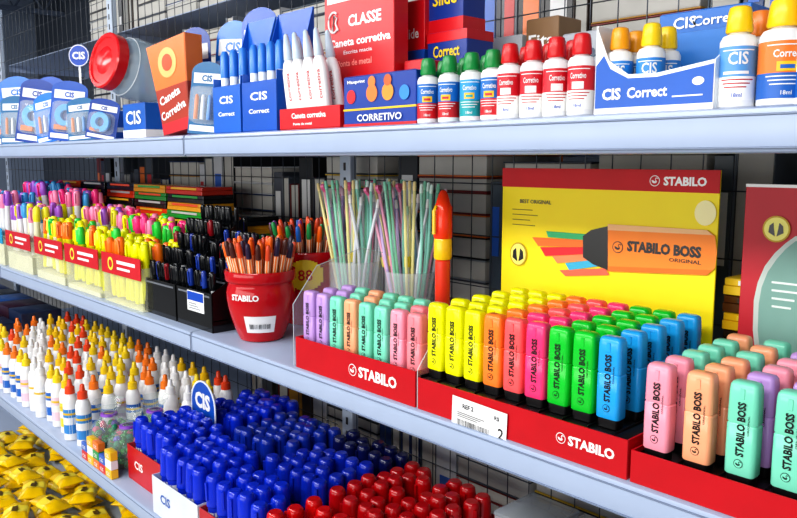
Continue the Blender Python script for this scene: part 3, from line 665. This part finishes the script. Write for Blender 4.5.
x, z = XZ(172, 40, .98)
jar((x, 1.0, ZT+.001), (0, 0, 1), 1.0, '#dfe6ee', 'clear jar with white lid standing at the shelf back')
b = MB(); b.box(-.004, .004, -.001, .001, 0, .27, WHITE); sg = MB(); T_ = Matrix.Translation((0, 0, .29)); sg.lathe([(0, .036), (.002, .036)], BLUE, T_ @ RX90); sg.disc(0, -.0026, .29, .035, .035, WHITE); sg.disc(0, -.003, .29, .032, .032, BLUE); sg.text('CIS', 0, -.0035, .29, WHITE, w=.045, bold=.04)
put('shelf_sign', [('stem', b.mesh('stem')), ('sign_disc', sg.mesh('disc'))], (XA(84, .95, ZT), .95, ZT), 'round blue sign with white letters on a stem', 'sign', rot=(0, 0, radians(40)))

# ---------------------------------------------------------------- lower shelf
@memo
def chisel(hexc):
    c = mat(hexc, .16, var=.03); c2_ = mat(hexc, .4, var=.1)
    b = MB().lathe([(0, .0120), (.002, .0145), (.080, .0145), (.081, .0125)], c2_, seg=16); b.cpatch(.0148, -2, 2, .02, .07, WHITE)
    cp = MB(); seg = 24; rings = [[(r*(1+.03*(i % 2))*cos(2*pi*i/seg), r*(1+.03*(i % 2))*sin(2*pi*i/seg), z) for i in range(seg)] for z, r in ((.080, .0150), (.082, .0166), (.132, .0152), (.139, .0138), (.142, .0108))]
    cp.skin(rings, c)
    cp.box(-.003, .003, -.0198, -.0150, .095, .132, c)
    return [('barrel', b.mesh('barrel')), ('cap', cp.mesh('cap'))]
def mbox(x0, y0, nx, ny, hexc, cn, box, group, header=None, hb=.10, rz=0, lift=0):
    p = .0385; w = nx*p+.010; d = ny*p+.010; a = radians(rz)
    ob = open_box(w, d, .085, hb, box, [('CIS', w*.3, .045, .02, .045, W_ if box[1] < 'd' else '#1f5cb4')], header=(w*.36, hb+.062, .060, '#0f50b4', 'CIS') if header else None)
    put('display_box', ob, (x0, y0, ZL), 'open cardboard display box packed with %s markers' % cn, 'display box', 'marker display boxes', rot=(0, 0, a))
    for i in range(nx):
        for j in range(ny):
            if random.random() < .05: continue
            lx, ly = .005+p*(i+.5), .005+p*(j+.5)
            put('marker', chisel(hexc), (x0+lx*cos(a)-ly*sin(a)+random.uniform(-.0012, .0012), y0+lx*sin(a)+ly*cos(a), ZL+.0025+random.uniform(0, .009)), '%s whiteboard marker standing cap up in its box' % cn, 'marker', group, rot=(radians(random.uniform(-2, 2)), radians(random.uniform(-2, 2)), random.uniform(-1.5, 1.5)))
BL, RD = '#0c30c8', '#c80c0c'
mbox(-1.712, .700, 5, 4, BL, 'blue', '#c01c24', 'blue markers in the red box', header=True)
mbox(-1.72, .880, 5, 5, BL, 'blue', '#1f5cb4', 'blue markers in the rear blue box')
mbox(-1.500, .664, 5, 4, BL, 'blue', '#d8dce4', 'blue markers in the front box', )
mbox(-1.500, .842, 5, 5, '#1230a0', 'deep blue', '#b8222a', 'deep blue markers')
mbox(-1.290, .664, 5, 3, BL, 'blue', '#b8222a', 'blue markers in the near front box')
mbox(-1.290, .800, 5, 4, '#0e2cb0', 'deep blue', '#b8222a', 'deep blue markers in the near box')
mbox(-1.290, .975, 5, 2, '#0c1450', 'dark navy', '#b8222a', 'dark navy markers')
mbox(-1.080, .664, 5, 3, RD, 'red', '#d8dce4', 'red markers in the front box')
mbox(-1.080, .800, 6, 6, '#b00a12', 'dark red', '#b8222a', 'dark red markers in the rear box')
@memo
def clear_case(w, d, h, c1):
    b = MB().box(0, w, 0, d, 0, h*.8, mat('#c8d0d8', .15, alpha=.45)); b.box(.004, w-.004, .004, d-.004, .003, h*.6, mat(c1, .5)); l = MB().box(-.001, w+.001, -.001, d+.001, h*.8, h, mat('#a8b0b8', .15, alpha=.5)); l.box(w*.4, w*.6, -.004, -.001, h*.7, h*.95, mat(c1, .3))
    return [('case_body', b.mesh('case')), ('lid', l.mesh('lid'))]
for i in range(6):
    for k in range(4): put('storage_case', clear_case(.10, .11, .036, ['#8a7a68', '#5a6478', '#a86a54', '#8e8e9c', '#405078', '#6a4a8a', '#b8a878'][(i*3+k*2) % 7]), (-.80+i*.114, .97+random.uniform(-.008, .005), ZL+.0005+k*.038), 'small clear plastic case with translucent lid on the shelf', 'plastic case', 'clear cases')
@memo
def glue(capc, lab):
    b = MB().lathe([(0, .017), (.002, .0198), (.108, .0198), (.122, .0165), (.130, .010)], WHITE, seg=20); b.cpatch(.0201, -2.7, 2.7, .02, .088, mat(lab, .3), 14); b.cpatch(.0205, -1.8, 1.8, .045, .065, WHITE, 8); b.cpatch(.0205, -1.8, 1.8, .072, .078, mat('#e8c030'), 8)
    c = MB().lathe([(.128, .0105), (.129, .0135), (.147, .0125), (.150, .0075), (.166, .0055), (.168, .0035)], mat(capc, .25), seg=16)
    return [('bottle', b.mesh('bottle')), ('cap', c.mesh('cap'))]
GC = [('#f0c818', '#2a6ac0', 'yellow'), ('#f0d020', '#e8c8d8', 'yellow'), ('#f07a20', '#2a6ac0', 'orange'), ('#e8e8e8', '#f4f4f2', 'white'), ('#f0c010', '#e8d840', 'amber'), ('#e84a20', '#3a8ad0', 'red-orange')]
for i in range(20):
    for j in range(6):
        g = GC[(i//3+j) % 6] if random.random() < .7 else random.choice(GC)
        X = -3.02+i*.064; Y = .70+j*.066
        if (X > -1.98 and Y < .86) or X > -1.75: continue
        put('glue_bottle', glue(g[0], g[1]), (X+random.uniform(-.009, .009), Y+random.uniform(-.009, .009), ZL), 'white squeeze glue bottle with %s nozzle cap' % g[2], 'glue bottle', 'white glue bottles', rot=(0, 0, random.uniform(.3, 1.3)))
for i in range(5):
    for j in range(2):
        put('carton', carton(.16, .15, .14+.03*j, ['#1a3a7a', '#23262e', '#2a5aa0', '#3a2030', '#1c2c4c'][i], [('CIS', .5, .6, .03, .08, W_)], [(0, .2, '#c8cace')]), (-3.92+i*.17, .70+j*.17, ZL), 'dark blue carton on the lower shelf beside glue bottles', 'box', 'dark cartons on the lower shelf')
def bag(seed, pal):
    rnd = random.Random(seed)
    b = MB(); rings = []
    for z, r in ((0, .03), (.008, .046), (.04, .054), (.075, .046), (.098, .020), (.105, .013), (.118, .026), (.138, .038)):
        rings.append([(r*(1+.09*rnd.uniform(-1, 1))*cos(2*pi*i/22), r*(1+.09*rnd.uniform(-1, 1))*sin(2*pi*i/22), z) for i in range(22)])
    b.skin(rings, mat('#dcece4', .03, alpha=.2), cap=(1, 0))
    s_ = MB()
    for i in range(120):
        a = rnd.uniform(0, 6.28); q = .040*math.sqrt(rnd.random()); zz = rnd.uniform(.008, .076)
        s_.lathe([(-.009, .003), (-.004, .0075), (.004, .0075), (.009, .003)], mat(rnd.choice(pal)), Matrix.Translation((q*cos(a), q*sin(a), zz)) @ Matrix.Rotation(rnd.uniform(0, 3), 4, 'X'), seg=8)
    t_ = MB().lathe([(.098, .0205), (.099, .022), (.104, .021), (.105, .0145)], mat('#8a4ac0', .3), seg=16, cap=(0, 0))
    return [('bag_film', b.mesh('film'), 'wrinkled clear cellophane'), ('contents', s_.mesh('contents'), 'small coloured erasers', 'stuff'), ('tie', t_.mesh('tie'), 'purple tie')]
PG = ['#1a8a2c', '#2a9a3c', '#5a3ab0', '#d84a7a', '#146a2a', '#1f7f60']
for k, (x, y) in enumerate(((-1.905, .735), (-1.785, .735), (-1.85, .835))):
    put('gift_bag', bag(k, PG), (x, y, ZL), 'tied cellophane bag of small green and purple erasers', 'bag', 'cellophane bags')
for i in range(5):
    for k in range(3):
        if k == 2 and i in (0, 3): continue
        put('eraser_box', carton(.036, .018, .022, ['#d83030', '#2a9a50', '#f0c020', '#2a62c0', '#e87a2a', '#e8e8e8'][(i*2+k*3) % 6], [('CIS', .5, .5, .009, .02, W_)]), (-1.91+i*.038, .662, ZL+.0005+k*.0228), 'tiny coloured eraser carton stacked at the shelf edge', 'box', 'eraser cartons')
@memo
def packet(v):
    rnd = random.Random(v); b = MB(); rings = []; n = 14; ph = [rnd.uniform(0, 6) for _ in range(4)]
    for i in range(n+1):
        x = -.07+.14*i/n; e = min(1, min(i, n-i)/3.0); hw = .045*(1-.12*e)
        rings.append([(x, hw*cos(2*pi*k/24), .020+(.0012+.017*math.sqrt(e)*(1+.14*sin(i*1.3+ph[0])+.12*sin(k*1.2+ph[1])+.10*sin(i*.9+k*1.7+ph[2])))*sin(2*pi*k/24)) for k in range(24)])
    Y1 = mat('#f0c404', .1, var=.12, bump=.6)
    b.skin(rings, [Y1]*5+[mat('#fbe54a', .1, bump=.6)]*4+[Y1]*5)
    b.prism_xz([(-.018, -.008), (.014, -.010), (.022, .003), (.002, .009), (-.018, .006)], -.0005, .0005, mat('#5a4410', .3), Matrix.Translation((0, 0, .0400)) @ Matrix.Rotation(-pi/2, 4, 'X'))
    return b.mesh('packet')
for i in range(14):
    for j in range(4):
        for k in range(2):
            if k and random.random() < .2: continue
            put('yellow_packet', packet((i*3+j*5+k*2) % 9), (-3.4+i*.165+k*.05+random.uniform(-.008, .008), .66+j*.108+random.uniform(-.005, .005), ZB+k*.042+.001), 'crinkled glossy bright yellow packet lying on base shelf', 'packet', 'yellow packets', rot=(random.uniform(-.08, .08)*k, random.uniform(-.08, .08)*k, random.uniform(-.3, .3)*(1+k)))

# ---------------------------------------------------------------- goods behind the wire grid
@memo
def book(t, h, d, c):
    b = MB().box(0, .0025, 0, d, 0, h, mat(c, .4)); b.box(t-.0025, t, 0, d, 0, h, mat(c, .4)); b.box(0, t, d-.003, d, 0, h, mat(c, .4)); b.box(.003, t-.003, .003, d-.003, .003, h-.003, mat('#b8b6b0', .7, bump=.2))
    return b.mesh('book')
@memo
def folder(t, h, d, c, c2_):
    b = MB().box(0, t, 0, d, 0, h, mat(c, .3)); b.box(t*.2, t*.8, -.0008, .001, h*.55, h*.85, mat(c2_, .3), b=.0002); b.box(t*.2, t*.8, -.0008, .001, h*.1, h*.2, mat(c2_, .3), b=.0002)
    return b.mesh('binder')
BC = ['#4a4f58', '#c4c6ca', '#24272e', '#8c929a', '#3a2e28', '#182038', '#a8a49c', '#46525e', '#121418', '#7a2020', '#101216', '#5a626c', '#203a6a', '#2a2c30', '#dcdcdc', '#b8862a']
for z, hmin, hmax, xs in ((ZT+.40, .24, .34, -3.0), (ZT, .30, .37, -3.0), (ZM-.03, .30, .41, -3.0), (ZL, .30, .37, -1.9)):
    x = xs
    while x < -.15:
        t = random.choice((.03, .04, .05, .06)); h = round(random.uniform(hmin, hmax), 2)
        if random.random() < .25:
            zz = z
            while zz < z+hmax-.06:
                tt = random.choice((.03, .045)); put('notebook', book(tt, .2, .26, random.choice(BC+['#e8c040', '#e87830'])), (x, 1.16, zz+.0005+tt), 'notebook lying in a stack behind the wire grid', 'notebook', 'notebooks behind the grid', rot=(0, pi/2, 0)); zz += tt+.001
            x += .21
        elif random.random() < .55:
            put('binder', folder(t, h, .26, random.choice(BC), random.choice(['#d8d8d8', '#e87830', '#2a62c0', '#c83030'])), (x, 1.16, z), 'binder standing upright behind the wire grid', 'binder', 'binders behind the grid'); x += t+.001
        else:
            put('notebook', book(t, h, .26, random.choice(BC)), (x, 1.16, z), 'notebook standing upright behind the wire grid', 'notebook', 'notebooks behind the grid'); x += t+random.choice((.001, .004))

# ---------------------------------------------------------------- light
def area(loc, rot, sx, sy, p, col=(1, 1, 1)):
    l = bpy.data.lights.new('area', 'AREA'); l.shape = 'RECTANGLE'; l.size = sx; l.size_y = sy; l.energy = p; l.color = col
    o = bpy.data.objects.new('ceiling_and_fill_light', l); COL.objects.link(o); o.location = loc; o.rotation_euler = rot
area((-.5, -1.2, 2.4), (radians(48), 0, 0), 2.8, .35, 40, (1, .98, .94))
area((-3.4, -1.2, 2.4), (radians(48), 0, 0), 2.8, .35, 42, (1, .98, .96))
area((-1.2, -2.4, 1.35), (radians(88), 0, 0), 4.5, 1.0, 47, (1, .98, .94))  # added low fill, no ceiling fixture; brightens the board shaded by the top shelf
area((-7.5, 0, 2.9), (0, 0, 0), 3, 3, 60)
wd = bpy.data.worlds.new('world'); scene.world = wd; wd.use_nodes = True
bg = wd.node_tree.nodes['Background']; bg.inputs[0].default_value = (.86, .92, 1, 1); bg.inputs[1].default_value = .42
scene.view_settings.view_transform = 'Standard'
try: scene.view_settings.look = 'Medium High Contrast'
except Exception as e: print(e)

cam = bpy.data.cameras.new('camera'); co = bpy.data.objects.new('camera', cam); COL.objects.link(co)
co.location = (0, 0, CZ); co.rotation_euler = (pi/2-PITCH, 0, pi/2-YAW); cam.sensor_width = 36; cam.lens = 36*F/797; cam.clip_start = .02
scene.camera = co
